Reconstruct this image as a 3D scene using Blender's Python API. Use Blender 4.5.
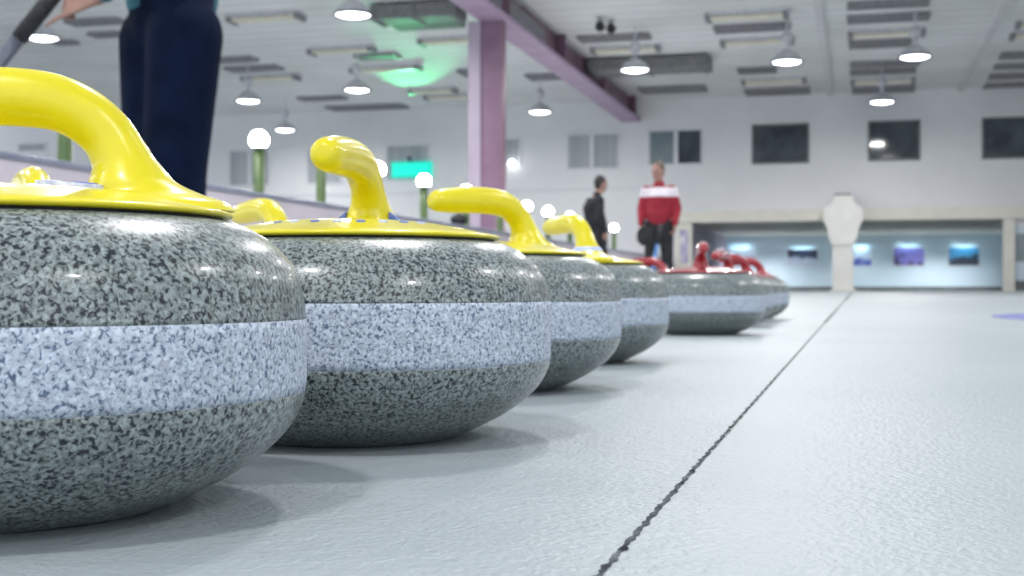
import bpy, bmesh, math, random
from mathutils import Vector, Matrix, Euler
random.seed(7)
PI = math.pi
for o in list(bpy.data.objects):
    bpy.data.objects.remove(o, do_unlink=True)
SC = bpy.context.scene
COL = SC.collection

# ------------------------------------------------------------------ camera
FPX = 1300.0
TH = math.atan((856 - 512) / FPX)          # the hall's long axis vanishes right of the picture's middle
CAM = Vector((0, 0, 0.105))
F = Vector((-math.sin(TH), math.cos(TH), 0))
R = Vector((math.cos(TH), math.sin(TH), 0))
U = Vector((0, 0, 1))
cd = bpy.data.cameras.new('camera')
cam = bpy.data.objects.new('camera', cd)
COL.objects.link(cam)
cam.location = CAM
cam.rotation_euler = (PI / 2, 0, TH)
cd.sensor_width = 36
cd.lens = FPX / 1024 * 36
cd.clip_start = 0.01
cd.clip_end = 200
cd.dof.use_dof = True
cd.dof.focus_distance = 0.66
cd.dof.aperture_fstop = 18
SC.camera = cam

# ------------------------------------------------------------------ world, exposure
w = bpy.data.worlds.new('world')
SC.world = w
w.use_nodes = True
w.node_tree.nodes['Background'].inputs[0].default_value = (0.86, 0.92, 1.0, 1)
w.node_tree.nodes['Background'].inputs[1].default_value = 1.8
SC.view_settings.view_transform = 'Standard'
SC.view_settings.look = 'None'
SC.view_settings.exposure = -0.28
SC.view_settings.gamma = 1.0
SC.view_settings.use_curve_mapping = False
SC.cycles.use_denoising = True
SC.cycles.max_bounces = 8
SC.cycles.diffuse_bounces = 5
SC.cycles.sample_clamp_indirect = 6
LAMP_W = 215        # watts of one ceiling pendant
LAMP_COL = (1.0, 0.985, 0.98)

# ------------------------------------------------------------------ measuring
def ray(px, py):
    return F + R * ((px - 512) / FPX) + U * ((288 - py) / FPX)
def at(px, py, z):                      # a point at camera depth z (metres)
    return CAM + ray(px, py) * z
def onX(px, py, X):
    d = ray(px, py); return CAM + d * ((X - CAM.x) / d.x)
def onY(px, py, Y):
    d = ray(px, py); return CAM + d * ((Y - CAM.y) / d.y)
def onZ(px, py, Z):
    d = ray(px, py); return CAM + d * ((Z - CAM.z) / d.z)
WALL_Y = 44.5
CEIL_Z = onY(850, 92, WALL_Y).z

# ------------------------------------------------------------------ materials
def mat(name, col, rough=0.5, metal=0.0, spec=0.5, coat=0.0, emit=None, es=0.0):
    m = bpy.data.materials.new(name); m.use_nodes = True
    b = m.node_tree.nodes['Principled BSDF']
    b.inputs['Base Color'].default_value = (*col, 1)
    b.inputs['Roughness'].default_value = rough
    b.inputs['Metallic'].default_value = metal
    b.inputs['Specular IOR Level'].default_value = spec
    b.inputs['Coat Weight'].default_value = coat
    b.inputs['Coat Roughness'].default_value = 0.05
    if emit:
        b.inputs['Emission Color'].default_value = (*emit, 1)
        b.inputs['Emission Strength'].default_value = es
    return m
def nodes(m):
    nt = m.node_tree
    return nt, nt.nodes['Principled BSDF'], lambda t: nt.nodes.new(t), lambda a, b: nt.links.new(a, b)
def mottle(m, c1, c2, scale, bump=0.0, coords='Object', stretch=(1, 1, 1), detail=4, bdist=0.002):
    nt, b, N, L = nodes(m)
    tc = N('ShaderNodeTexCoord'); mp = N('ShaderNodeMapping'); mp.inputs['Scale'].default_value = stretch
    L(tc.outputs[coords], mp.inputs[0])
    n = N('ShaderNodeTexNoise'); n.inputs['Scale'].default_value = scale; n.inputs['Detail'].default_value = detail
    L(mp.outputs[0], n.inputs['Vector'])
    r = N('ShaderNodeValToRGB')
    r.color_ramp.elements[0].position = 0.35; r.color_ramp.elements[0].color = (*c1, 1)
    r.color_ramp.elements[1].position = 0.65; r.color_ramp.elements[1].color = (*c2, 1)
    L(n.outputs[0], r.inputs[0]); L(r.outputs[0], b.inputs['Base Color'])
    if bump:
        bp = N('ShaderNodeBump'); bp.inputs['Strength'].default_value = bump; bp.inputs['Distance'].default_value = bdist
        L(n.outputs[0], bp.inputs['Height']); L(bp.outputs[0], b.inputs['Normal'])
    return m
def granite(name, dark, mid, light, rough, coat, scale=330, thr=(0.38, 0.47, 0.60), bump=0.0):
    m = mat(name, mid, rough, coat=coat)
    nt, b, N, L = nodes(m)
    oi = N('ShaderNodeObjectInfo')
    tc = N('ShaderNodeTexCoord'); ad = N('ShaderNodeVectorMath'); ad.operation = 'ADD'
    sc = N('ShaderNodeVectorMath'); sc.operation = 'SCALE'; sc.inputs['Scale'].default_value = 3.0
    L(oi.outputs['Location'], sc.inputs[0]); L(tc.outputs['Object'], ad.inputs[0]); L(sc.outputs[0], ad.inputs[1])
    n = N('ShaderNodeTexNoise'); n.inputs['Scale'].default_value = scale; n.inputs['Detail'].default_value = 2.5; n.inputs['Roughness'].default_value = 0.55
    n.inputs['Distortion'].default_value = 0.6
    L(ad.outputs[0], n.inputs['Vector'])
    r = N('ShaderNodeValToRGB'); cr = r.color_ramp
    cr.elements[0].position = thr[0]; cr.elements[0].color = (*dark, 1)
    cr.elements[1].position = thr[1]; cr.elements[1].color = (*mid, 1)
    e = cr.elements.new(thr[2]); e.color = (*light, 1)
    L(n.outputs[0], r.inputs[0])
    v = N('ShaderNodeTexVoronoi'); v.inputs['Scale'].default_value = scale * 1.1
    L(ad.outputs[0], v.inputs['Vector'])
    hs = N('ShaderNodeMapRange'); hs.inputs['From Min'].default_value = 0; hs.inputs['From Max'].default_value = 1
    hs.inputs['To Min'].default_value = 0.78; hs.inputs['To Max'].default_value = 1.2
    sx = N('ShaderNodeSeparateColor'); L(v.outputs['Color'], sx.inputs[0]); L(sx.outputs[0], hs.inputs['Value'])
    mx = N('ShaderNodeVectorMath'); mx.operation = 'SCALE'
    L(r.outputs[0], mx.inputs[0]); L(hs.outputs[0], mx.inputs['Scale'])
    L(mx.outputs[0], b.inputs['Base Color'])
    if bump:
        bp = N('ShaderNodeBump'); bp.inputs['Strength'].default_value = bump; bp.inputs['Distance'].default_value = 0.0006
        L(n.outputs[0], bp.inputs['Height']); L(bp.outputs[0], b.inputs['Normal'])
    return m

M = {}
M['granite'] = granite('polished_granite', (0.006, 0.010, 0.018), (0.122, 0.148, 0.148), (0.27, 0.315, 0.31), 0.3, 0.2, 450, (0.405, 0.452, 0.62))
M['band'] = granite('striking_band_granite', (0.09, 0.13, 0.21), (0.34, 0.395, 0.475), (0.49, 0.55, 0.63), 0.6, 0.0, 470, (0.38, 0.435, 0.6), 0.4)
M['yellow'] = mottle(mat('yellow_plastic', (0.68, 0.59, 0.004), 0.28, coat=0.3), (0.66, 0.57, 0.003), (0.70, 0.61, 0.005), 60)
M['red'] = mottle(mat('red_plastic', (0.5, 0.03, 0.04), 0.25, coat=0.5), (0.27, 0.012, 0.02), (0.36, 0.025, 0.035), 60)
M['gasket'] = mottle(mat('black_rubber', (0.01, 0.01, 0.01), 0.6), (0.008, 0.008, 0.008), (0.02, 0.02, 0.02), 100)
M['blue_mark'] = mottle(mat('blue_print', (0.08, 0.15, 0.55), 0.4), (0.06, 0.12, 0.5), (0.12, 0.2, 0.6), 300)
M['white_mark'] = mottle(mat('white_print', (0.75, 0.78, 0.85), 0.3), (0.7, 0.74, 0.82), (0.85, 0.87, 0.92), 300)
M['pale_blue_mark'] = mottle(mat('pale_blue_print', (0.45, 0.52, 0.85), 0.4), (0.42, 0.5, 0.82), (0.5, 0.58, 0.9), 300)
M['silver'] = mottle(mat('silver_foil', (0.6, 0.62, 0.7), 0.25, 0.6), (0.45, 0.48, 0.6), (0.8, 0.82, 0.88), 250)
M['wall'] = mottle(mat('white_painted_wall', (0.8, 0.8, 0.82), 0.7), (0.76, 0.765, 0.79), (0.81, 0.815, 0.83), 0.6)
M['foyer_wall'] = mottle(mat('pale_blue_painted_wall', (0.6, 0.72, 0.8), 0.7), (0.58, 0.70, 0.78), (0.63, 0.74, 0.82), 1.0)
M['cream'] = mottle(mat('cream_painted_trim', (0.78, 0.76, 0.68), 0.6), (0.74, 0.72, 0.64), (0.82, 0.79, 0.71), 1.5)
M['skirting'] = mottle(mat('dark_grey_skirting', (0.13, 0.15, 0.15), 0.6), (0.1, 0.12, 0.12), (0.17, 0.19, 0.19), 4)
M['capital'] = mottle(mat('off_white_plaster', (0.78, 0.77, 0.74), 0.7), (0.75, 0.74, 0.71), (0.82, 0.81, 0.78), 2)
M['ceil'] = mat('ceiling_boards', (0.5, 0.52, 0.53), 0.8)
def ceil_nodes():
    nt, b, N, L = nodes(M['ceil'])
    tc = N('ShaderNodeTexCoord'); sp = N('ShaderNodeSeparateXYZ'); L(tc.outputs['Object'], sp.inputs[0])
    mu = N('ShaderNodeMath'); mu.operation = 'MULTIPLY'; mu.inputs[1].default_value = 1.25; L(sp.outputs[1], mu.inputs[0])
    fr = N('ShaderNodeMath'); fr.operation = 'FRACT'; L(mu.outputs[0], fr.inputs[0])
    lt = N('ShaderNodeMath'); lt.operation = 'LESS_THAN'; lt.inputs[1].default_value = 0.06; L(fr.outputs[0], lt.inputs[0])
    n = N('ShaderNodeTexNoise'); n.inputs['Scale'].default_value = 0.35; L(tc.outputs['Object'], n.inputs['Vector'])
    r = N('ShaderNodeValToRGB'); r.color_ramp.elements[0].position = .35; r.color_ramp.elements[1].position = .65
    r.color_ramp.elements[0].color = (0.7, 0.7, 0.7, 1); r.color_ramp.elements[1].color = (0.82, 0.82, 0.83, 1)
    L(n.outputs[0], r.inputs[0])
    mx = N('ShaderNodeMixRGB'); mx.inputs['Color2'].default_value = (0.47, 0.475, 0.48, 1)
    L(lt.outputs[0], mx.inputs['Fac']); L(r.outputs[0], mx.inputs['Color1']); L(mx.outputs[0], b.inputs['Base Color'])
ceil_nodes()
M['rib'] = mottle(mat('ceiling_rib_paint', (0.5, 0.5, 0.5), 0.7), (0.6, 0.6, 0.61), (0.7, 0.7, 0.71), 3)
M['vent'] = mottle(mat('grey_vent_metal', (0.17, 0.17, 0.18), 0.6), (0.2, 0.2, 0.22), (0.29, 0.29, 0.31), 8)
M['vent_dark'] = mottle(mat('dark_duct_metal', (0.09, 0.09, 0.10), 0.6), (0.16, 0.165, 0.17), (0.22, 0.225, 0.23), 8)
M['tube'] = mottle(mat('cream_tube_cover', (0.75, 0.72, 0.60), 0.4), (0.7, 0.67, 0.55), (0.8, 0.77, 0.66), 6)
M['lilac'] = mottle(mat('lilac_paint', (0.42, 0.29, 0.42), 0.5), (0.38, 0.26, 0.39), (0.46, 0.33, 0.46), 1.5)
M['lilac_pale'] = mottle(mat('pale_lilac_paint', (0.52, 0.44, 0.55), 0.5), (0.36, 0.30, 0.39), (0.41, 0.35, 0.44), 1.5)  # on the column this paler tone stands for the lit face
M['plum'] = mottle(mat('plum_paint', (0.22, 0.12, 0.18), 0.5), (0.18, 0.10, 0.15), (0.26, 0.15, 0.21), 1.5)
M['lilac_shade'] = mottle(mat('shaded_lilac_tone', (0.30, 0.17, 0.27), 0.5), (0.19, 0.105, 0.17), (0.235, 0.14, 0.215), 1.5)  # column face, shade put into the colour
M['barrier'] = mottle(mat('pinkish_barrier_board', (0.6, 0.54, 0.6), 0.5), (0.57, 0.51, 0.57), (0.64, 0.58, 0.64), 0.8)
M['rail'] = mottle(mat('slate_rail', (0.22, 0.24, 0.32), 0.4), (0.2, 0.22, 0.3), (0.26, 0.28, 0.36), 5)
M['post'] = mottle(mat('green_post_paint', (0.10, 0.19, 0.05), 0.5), (0.045, 0.09, 0.022), (0.07, 0.125, 0.035), 5)
M['globe'] = mat('lit_globe', (1, 1, 1), 0.3, emit=(1, 0.97, 0.95), es=90)
M['lens'] = mat('lit_lamp_lens', (1, 1, 1), 0.3, emit=(0.96, 0.98, 1.0), es=12)
M['reflector'] = mottle(mat('lamp_reflector_metal', (0.5, 0.5, 0.55), 0.35, 0.3), (0.55, 0.55, 0.6), (0.7, 0.7, 0.74), 10)
M['rim'] = mottle(mat('dark_lamp_rim', (0.12, 0.10, 0.16), 0.4), (0.1, 0.08, 0.14), (0.15, 0.13, 0.2), 10)
M['pane_dark'] = mottle(mat('dark_window_glass', (0.05, 0.065, 0.08), 0.08), (0.035, 0.045, 0.06), (0.09, 0.11, 0.13), 1.2)
M['pane_grey'] = mottle(mat('grey_window_glass', (0.2, 0.25, 0.28), 0.15), (0.17, 0.22, 0.25), (0.24, 0.29, 0.31), 1.0)
M['blind'] = mat('closed_grey_blind', (0.42, 0.44, 0.47), 0.6)
mottle(M['blind'], (0.34, 0.36, 0.4), (0.46, 0.48, 0.5), 1.2, stretch=(9, 1, 0.1))
M['frame_w'] = mottle(mat('white_window_frame', (0.7, 0.71, 0.74), 0.5), (0.66, 0.67, 0.7), (0.74, 0.75, 0.78), 3)
M['sign'] = mat('cyan_lit_sign', (0, 0.4, 0.35), 0.4, emit=(0.0, 0.85, 0.62), es=1.1)
M['sign_dash'] = mat('dark_teal_border', (0.0, 0.16, 0.14), 0.4)
M['ring_blue'] = mottle(mat('blue_ring_under_ice', (0.25, 0.27, 0.6), 0.25), (0.22, 0.25, 0.58), (0.3, 0.33, 0.66), 3)
M['groove'] = mottle(mat('black_line_under_ice', (0.02, 0.025, 0.03), 0.8, spec=0.1), (0.006, 0.008, 0.012), (0.13, 0.15, 0.16), 45, detail=3)
M['skin'] = mottle(mat('skin', (0.36, 0.2, 0.16), 0.5), (0.33, 0.18, 0.14), (0.39, 0.225, 0.18), 20)
M['hair'] = mottle(mat('brown_hair', (0.09, 0.06, 0.04), 0.6), (0.05, 0.035, 0.025), (0.14, 0.09, 0.06), 60)
M['hair_black'] = mottle(mat('black_hair', (0.015, 0.012, 0.012), 0.6), (0.01, 0.009, 0.009), (0.03, 0.025, 0.025), 60)
M['navy'] = mottle(mat('navy_fabric', (0.008, 0.016, 0.05), 0.9, spec=0.1), (0.0022, 0.0060, 0.020), (0.004, 0.0095, 0.030), 12, 0.5, bdist=0.01)
M['teal'] = mottle(mat('teal_fabric', (0.02, 0.13, 0.17), 0.8), (0.015, 0.11, 0.15), (0.03, 0.17, 0.21), 12, 0.4)
M['red_cloth'] = mottle(mat('red_fabric', (0.42, 0.02, 0.05), 0.8), (0.24, 0.008, 0.022), (0.33, 0.015, 0.035), 10, 0.4)
M['white_cloth'] = mottle(mat('white_fabric', (0.75, 0.7, 0.74), 0.8), (0.7, 0.64, 0.7), (0.8, 0.76, 0.8), 10, 0.4)
M['black_cloth'] = mottle(mat('black_fabric', (0.015, 0.016, 0.02), 0.85), (0.010, 0.011, 0.014), (0.025, 0.026, 0.03), 10, 0.4)
M['charcoal'] = mottle(mat('charcoal_fabric', (0.03, 0.034, 0.045), 0.85), (0.008, 0.01, 0.016), (0.018, 0.02, 0.028), 10, 0.4)
M['shoe'] = mottle(mat('black_shoe', (0.015, 0.015, 0.018), 0.5), (0.01, 0.01, 0.012), (0.03, 0.03, 0.033), 30)
M['eye'] = mottle(mat('dark_eye', (0.02, 0.015, 0.01), 0.2), (0.01, 0.01, 0.01), (0.04, 0.03, 0.02), 200)
M['grip_black'] = mottle(mat('black_grip_tape', (0.015, 0.015, 0.02), 0.6), (0.01, 0.01, 0.013), (0.03, 0.03, 0.035), 60, 0.3)
M['shaft_grey'] = mottle(mat('grey_shaft', (0.12, 0.13, 0.17), 0.35), (0.1, 0.11, 0.15), (0.15, 0.16, 0.2), 30)
M['shaft_blue'] = mottle(mat('blue_shaft', (0.06, 0.2, 0.5), 0.35), (0.05, 0.17, 0.45), (0.08, 0.24, 0.56), 30)
M['poster_v'] = mottle(mat('violet_poster_print', (0.45, 0.4, 0.6), 0.5), (0.28, 0.24, 0.5), (0.78, 0.76, 0.84), 4)
# ice
M['ice'] = mat('pebbled_ice', (0.6, 0.67, 0.72), 0.42, spec=0.28)
def ice_nodes():
    nt, b, N, L = nodes(M['ice'])
    tc = N('ShaderNodeTexCoord')
    n = N('ShaderNodeTexNoise'); n.inputs['Scale'].default_value = 1.6; n.inputs['Detail'].default_value = 5; L(tc.outputs['Object'], n.inputs['Vector'])
    r = N('ShaderNodeValToRGB'); r.color_ramp.elements[0].position = .3; r.color_ramp.elements[1].position = .7
    r.color_ramp.elements[0].color = (0.31, 0.355, 0.375, 1); r.color_ramp.elements[1].color = (0.365, 0.405, 0.42, 1)
    L(n.outputs[0], r.inputs[0]); L(r.outputs[0], b.inputs['Base Color'])
    p = N('ShaderNodeTexNoise'); p.inputs['Scale'].default_value = 260; p.inputs['Detail'].default_value = 2; L(tc.outputs['Object'], p.inputs['Vector'])
    p2 = N('ShaderNodeTexNoise'); p2.inputs['Scale'].default_value = 70; p2.inputs['Detail'].default_value = 2; L(tc.outputs['Object'], p2.inputs['Vector'])
    a = N('ShaderNodeMath'); a.operation = 'ADD'; L(p.outputs[0], a.inputs[0]); L(p2.outputs[0], a.inputs[1])
    bp = N('ShaderNodeBump'); bp.inputs['Strength'].default_value = 0.55; bp.inputs['Distance'].default_value = 0.0022
    L(a.outputs[0], bp.inputs['Height']); L(bp.outputs[0], b.inputs['Normal'])
ice_nodes()

# ------------------------------------------------------------------ mesh helpers
def obj(name, bm, m, parent=None, smooth=False, loc=None):
    me = bpy.data.meshes.new(name)
    bmesh.ops.recalc_face_normals(bm, faces=bm.faces[:])
    bm.to_mesh(me); bm.free()
    for x in (m if isinstance(m, (list, tuple)) else [m]):
        me.materials.append(M[x])
    if smooth:
        for p in me.polygons: p.use_smooth = True
    o = bpy.data.objects.new(name, me); COL.objects.link(o)
    if parent: o.parent = parent
    if loc is not None: o.location = loc
    return o
def thing(name, label, cat, loc=(0, 0, 0), rz=0, group=None):
    o = bpy.data.objects.new(name, None); COL.objects.link(o)
    o.empty_display_size = 0.05
    o.location = loc; o.rotation_euler = (0, 0, rz)
    return tag(o, label, cat, group)
def tag(o, label, cat, group=None):
    o['label'] = label; o['category'] = cat
    if group: o['group'] = group
    return o
def struct(name, bm, m, smooth=False, label=None):
    o = obj(name, bm, m, None, smooth); o['kind'] = 'structure'
    if label: o['label'] = label
    return o
def dup(root, loc, rz, label=None, group=None):
    def cp(o, par):
        c = o.copy(); COL.objects.link(c); c.parent = par
        for ch in list(o.children): cp(ch, c)
        return c
    r = cp(root, None)
    r.location = loc; r.rotation_euler = (0, 0, rz)
    if label: r['label'] = label
    if group: r['group'] = group
    return r
def bx(bm, x0, x1, y0, y1, z0, z1, bev=0.0):
    r = bmesh.ops.create_cube(bm, size=1.0)
    bmesh.ops.scale(bm, vec=(x1 - x0, y1 - y0, z1 - z0), verts=r['verts'])
    bmesh.ops.translate(bm, vec=((x0 + x1) / 2, (y0 + y1) / 2, (z0 + z1) / 2), verts=r['verts'])
    if bev:
        es = list({e for v in r['verts'] for e in v.link_edges})
        bmesh.ops.bevel(bm, geom=es, offset=bev, segments=2, affect='EDGES', profile=0.5)
def box(*a, **k):
    bm = bmesh.new(); bx(bm, *a, **k); return bm
def lathe(bm, prof, n=64, c=(0, 0, 0), close=True):
    rings = []
    for r, z in prof:
        if r < 1e-6:
            rings.append([bm.verts.new((c[0], c[1], c[2] + z))])
        else:
            rings.append([bm.verts.new((c[0] + r * math.cos(2 * PI * i / n), c[1] + r * math.sin(2 * PI * i / n), c[2] + z)) for i in range(n)])
    for a, b in zip(rings, rings[1:]):
        for i in range(n):
            j = (i + 1) % n
            va = [a[0]] if len(a) == 1 else [a[i], a[j]]
            vb = [b[0]] if len(b) == 1 else [b[j], b[i]]
            if len(va) + len(vb) >= 3: bm.faces.new(va + vb)
def lathed(prof, n=64, c=(0, 0, 0)):
    bm = bmesh.new(); lathe(bm, prof, n, c); return bm
def spline(ctrl, steps=8):                # Catmull-Rom over tuples of any length
    P = [ctrl[0]] + list(ctrl) + [ctrl[-1]]; out = []
    for i in range(1, len(P) - 2):
        for s in range(steps):
            t = s / steps
            out.append(tuple(0.5 * (2 * b + (c - a) * t + (2 * a - 5 * b + 4 * c - d) * t * t + (3 * b - 3 * c + d - a) * t ** 3)
                             for a, b, c, d in zip(P[i - 1], P[i], P[i + 1], P[i + 2])))
    out.append(tuple(ctrl[-1])); return out
def tube(bm, p0, p1, r0, r1=None, n=16, caps=True):
    p0, p1 = Vector(p0), Vector(p1); r1 = r0 if r1 is None else r1
    d = (p1 - p0); q = d.to_track_quat('Z', 'Y')
    A = [bm.verts.new(p0 + q @ Vector((r0 * math.cos(2 * PI * i / n), r0 * math.sin(2 * PI * i / n), 0))) for i in range(n)]
    B = [bm.verts.new(p1 + q @ Vector((r1 * math.cos(2 * PI * i / n), r1 * math.sin(2 * PI * i / n), 0))) for i in range(n)]
    for i in range(n):
        bm.faces.new((A[i], A[(i + 1) % n], B[(i + 1) % n], B[i]))
    if caps: bm.faces.new(A[::-1]); bm.faces.new(B)
def ball(bm, c, r, sc=(1, 1, 1), rot=None, seg=20):
    mtx = Matrix.Translation(Vector(c)) @ (rot.to_matrix().to_4x4() if rot else Matrix.Identity(4)) @ Matrix.Diagonal((sc[0], sc[1], sc[2], 1))
    bmesh.ops.create_uvsphere(bm, u_segments=seg, v_segments=seg // 2 + 2, radius=r, matrix=mtx)
def blob(name, segs, balls, m, parent, voxel=0.012, smooth_it=4):
    """one continuous surface grown over tapered limbs and rounded masses"""
    bm = bmesh.new()
    for p0, r0, p1, r1 in segs:
        tube(bm, p0, p1, r0, r1, 20)
        ball(bm, p0, r0); ball(bm, p1, r1)
    for b in balls:
        ball(bm, b[0], 1.0, b[1], b[2] if len(b) > 2 else None)
    me = bpy.data.meshes.new(name + '_src'); bm.to_mesh(me); bm.free()
    t = bpy.data.objects.new(name + '_src', me); COL.objects.link(t)
    md = t.modifiers.new('r', 'REMESH'); md.mode = 'VOXEL'; md.voxel_size = voxel
    sm = t.modifiers.new('s', 'SMOOTH'); sm.iterations = smooth_it; sm.factor = 0.5
    dg = bpy.context.evaluated_depsgraph_get(); dg.update()
    me2 = bpy.data.meshes.new_from_object(t.evaluated_get(dg)); me2.name = name
    bpy.data.objects.remove(t, do_unlink=True)
    me2.materials.clear()
    for x in (m if isinstance(m, (list, tuple)) else [m]): me2.materials.append(M[x])
    for p in me2.polygons: p.use_smooth = True
    o = bpy.data.objects.new(name, me2); COL.objects.link(o); o.parent = parent
    return o

# ------------------------------------------------------------------ hall shell
XL, XR, YN = -36.0, 10.0, -5.0
Z_LO = onY(850, 221, WALL_Y).z                     # underside of the foyer header
Z_HD = onY(850, 209, WALL_Y).z                     # top of the header
FX0, FX1 = onY(692, 250, WALL_Y).x, onY(1003, 250, WALL_Y).x
FD = WALL_Y + 12.0
bm = bmesh.new()
bmesh.ops.create_grid(bm, x_segments=1, y_segments=1, size=1)
for v in bm.verts: v.co = Vector((XL if v.co.x < 0 else XR, YN if v.co.y < 0 else FD + 0.2, 0))
struct('floor', bm, 'ice', label='pale blue pebbled ice sheet')
struct('ceiling', box(XL, XR, YN, WALL_Y + 0.2, CEIL_Z, CEIL_Z + 0.15), 'ceil')
bm = bmesh.new()
bx(bm, XL, FX0, WALL_Y, WALL_Y + 0.25, 0, CEIL_Z)
bx(bm, FX0, FX1, WALL_Y, WALL_Y + 0.25, Z_LO, CEIL_Z)
bx(bm, FX1, XR, WALL_Y, WALL_Y + 0.25, 0, CEIL_Z)
struct('wall_back', bm, 'wall', label='white painted far wall with a row of high windows')
struct('wall_right', box(XR, XR + 0.2, YN, WALL_Y + 0.25, 0, CEIL_Z), 'wall')
# foyer behind the opening
struct('wall_foyer_back', box(FX0 - 1, FX1 + 2.2, FD, FD + 0.2, 0, Z_LO + .3), 'foyer_wall', label='pale blue foyer wall hung with pictures')
struct('wall_foyer_left', box(FX0 - 0.2, FX0, WALL_Y + 0.25, FD, 0, Z_LO + .1), 'lilac_pale')
struct('wall_foyer_right', box(FX1 + 2.0, FX1 + 2.2, WALL_Y + 0.25, FD, 0, Z_LO + .1), 'foyer_wall')
struct('ceiling_foyer', box(FX0 - .2, FX1 + 2.2, WALL_Y + 0.25, FD, Z_LO, Z_LO + 0.1), 'cream')
struct('baseboard_foyer', box(FX0, FX1 + 2.0, FD - 0.05, FD, 0, 0.16), 'skirting')
struct('trim_1', box(onY(655, 215, WALL_Y).x, XR, WALL_Y - 0.22, WALL_Y, Z_LO, Z_HD, bev=0.02), 'cream', label='long cream header beam over the foyer opening')
struct('trim_2', box(FX1, FX1 + 0.35, WALL_Y - 0.15, WALL_Y, 0, Z_LO), 'cream', label='cream door post at the right end of the foyer')
struct('trim_3', box(onY(676, 240, WALL_Y).x, FX0, WALL_Y - 0.12, WALL_Y, 0, Z_LO), 'cream', label='cream wall pier left of the foyer opening')
struct('trim_4', box(XL, onY(655, 215, WALL_Y).x, WALL_Y - 0.06, WALL_Y, onY(600, 190, WALL_Y).z, onY(600, 188.5, WALL_Y).z), 'frame_w', label='thin ledge along the far wall')
# door at the right edge
d0 = onY(1007, 250, WALL_Y).x
dr = struct('door_1', box(d0, d0 + 0.95, WALL_Y - 0.05, WALL_Y, 0, 2.05, bev=0.01), 'foyer_wall', label='pale door at the right edge')
obj('kick_plate', box(d0 + .02, d0 + 0.93, WALL_Y - 0.07, WALL_Y - 0.05, 0.02, 0.34), 'skirting', dr)
obj('door_panel', box(d0 + .15, d0 + 0.8, WALL_Y - 0.065, WALL_Y - 0.05, 0.95, 1.85), 'pane_grey', dr)
b_ = bmesh.new(); tube(b_, (d0 + .08, WALL_Y - .1, 1.0), (d0 + .2, WALL_Y - .1, 1.0), .015); tube(b_, (d0 + .08, WALL_Y - .1, 1.0), (d0 + .08, WALL_Y - .05, 1.0), .015)
obj('handle', b_, 'reflector', dr)

# windows in the far wall
WIN = [(982, 1038, 118, 158, 'dark', 0), (868, 920, 121.5, 160, 'dark', 0), (752, 809, 125, 163, 'dark', 0), (648, 703, 130, 165, 'split', 676),
       (567, 620, 134, 169, 'blind', 592), (498, 521, 138, 165, 'blind', 0), (386, 430, 145, 181, 'blind', 0), (307, 342, 149, 184, 'blind', 325),
       (229, 270, 150, 186, 'blind', 250), (140, 185, 152, 188, 'blind', 0), (18, 47, 143, 152, 'blind', 0)]
def window(i, x0, x1, y0, y1, kind, mul):
    a = onY(x0, y0, WALL_Y); b = onY(x1, y1, WALL_Y)
    X0, X1, Z0, Z1 = a.x, b.x, b.z, a.z
    bm = bmesh.new(); t = 0.07
    Y0, Y1 = WALL_Y - 0.05, WALL_Y
    bx(bm, X0, X1, Y0, Y1, Z0, Z0 + t); bx(bm, X0, X1, Y0, Y1, Z1 - t, Z1)
    bx(bm, X0, X0 + t, Y0, Y1, Z0 + t, Z1 - t); bx(bm, X1 - t, X1, Y0, Y1, Z0 + t, Z1 - t)
    if mul:
        xm = onY(mul, y0, WALL_Y).x
        bx(bm, xm - 0.075, xm + 0.075, Y0 - .005, Y1, Z0 + t, Z1 - t)
    fr = struct('window_%d' % (i + 1), bm, 'frame_w' if kind != 'dark' else 'skirting',
                label={'dark': 'dark glazed high window in the far wall', 'split': 'high window with a white mullion and darker right pane', 'blind': 'high window with closed pale blinds'}[kind])
    yb = WALL_Y - 0.02
    if kind == 'split':
        obj('pane', box(X0 + t, xm, yb, WALL_Y - .004, Z0 + t, Z1 - t), 'pane_grey', fr)
        obj('pane', box(xm, X1 - t, yb, WALL_Y - .004, Z0 + t, Z1 - t), 'pane_dark', fr)
    elif kind == 'dark':
        obj('pane', box(X0 + t, X1 - t, yb, WALL_Y - .004, Z0 + t, Z1 - t), 'pane_dark', fr)
    else:
        obj('blind', box(X0 + t, X1 - t, yb, WALL_Y - .004, Z0 + t, Z1 - t), 'blind', fr)
for i, a in enumerate(WIN): window(i, *a)

# ceiling ribs
RIBX = [onZ(826, 60, CEIL_Z).x, onZ(975, 60, CEIL_Z).x]
for i, x in enumerate(RIBX):
    struct('trim_%d' % (i + 5), box(x - 0.09, x + 0.09, YN, WALL_Y, CEIL_Z - 0.10, CEIL_Z), 'rib', label='long painted ceiling rib')

# ------------------------------------------------------------------ lilac beam and column
bz = onY(632, 122, WALL_Y).z
bxa, bxb = onY(622, 122, WALL_Y).x, onY(641, 122, WALL_Y).x
bm_t = thing('ceiling_beam', 'long lilac steel beam running under the ceiling to the far wall', 'beam', ((bxa + bxb) / 2, 20, bz))
hw = (bxb - bxa) / 2; by0, by1 = YN - 20 + 7, WALL_Y - 20
obj('bottom_flange', box(-hw, hw, by0, by1, 0, 0.10, bev=0.01), 'lilac', bm_t)['label'] = 'pale lilac bottom flange'
bm = bmesh.new()
zt = CEIL_Z - bz
bx(bm, -0.07, 0.07, by0, by1, 0.10, zt)
for k in range(8):
    y = by0 + 3 + k * (by1 - by0 - 4) / 7.0
    bx(bm, -hw * .95, hw * .95, y, y + 0.05, 0.10, zt)
obj('web', bm, 'plum', bm_t)['label'] = 'dark plum web with stiffener plates'
obj('service_panel', box(0.08, 0.14, 6.3, 11.0, 0.18, zt - .15), 'vent', bm_t)['label'] = 'grey panel fixed to the side of the web'
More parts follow.
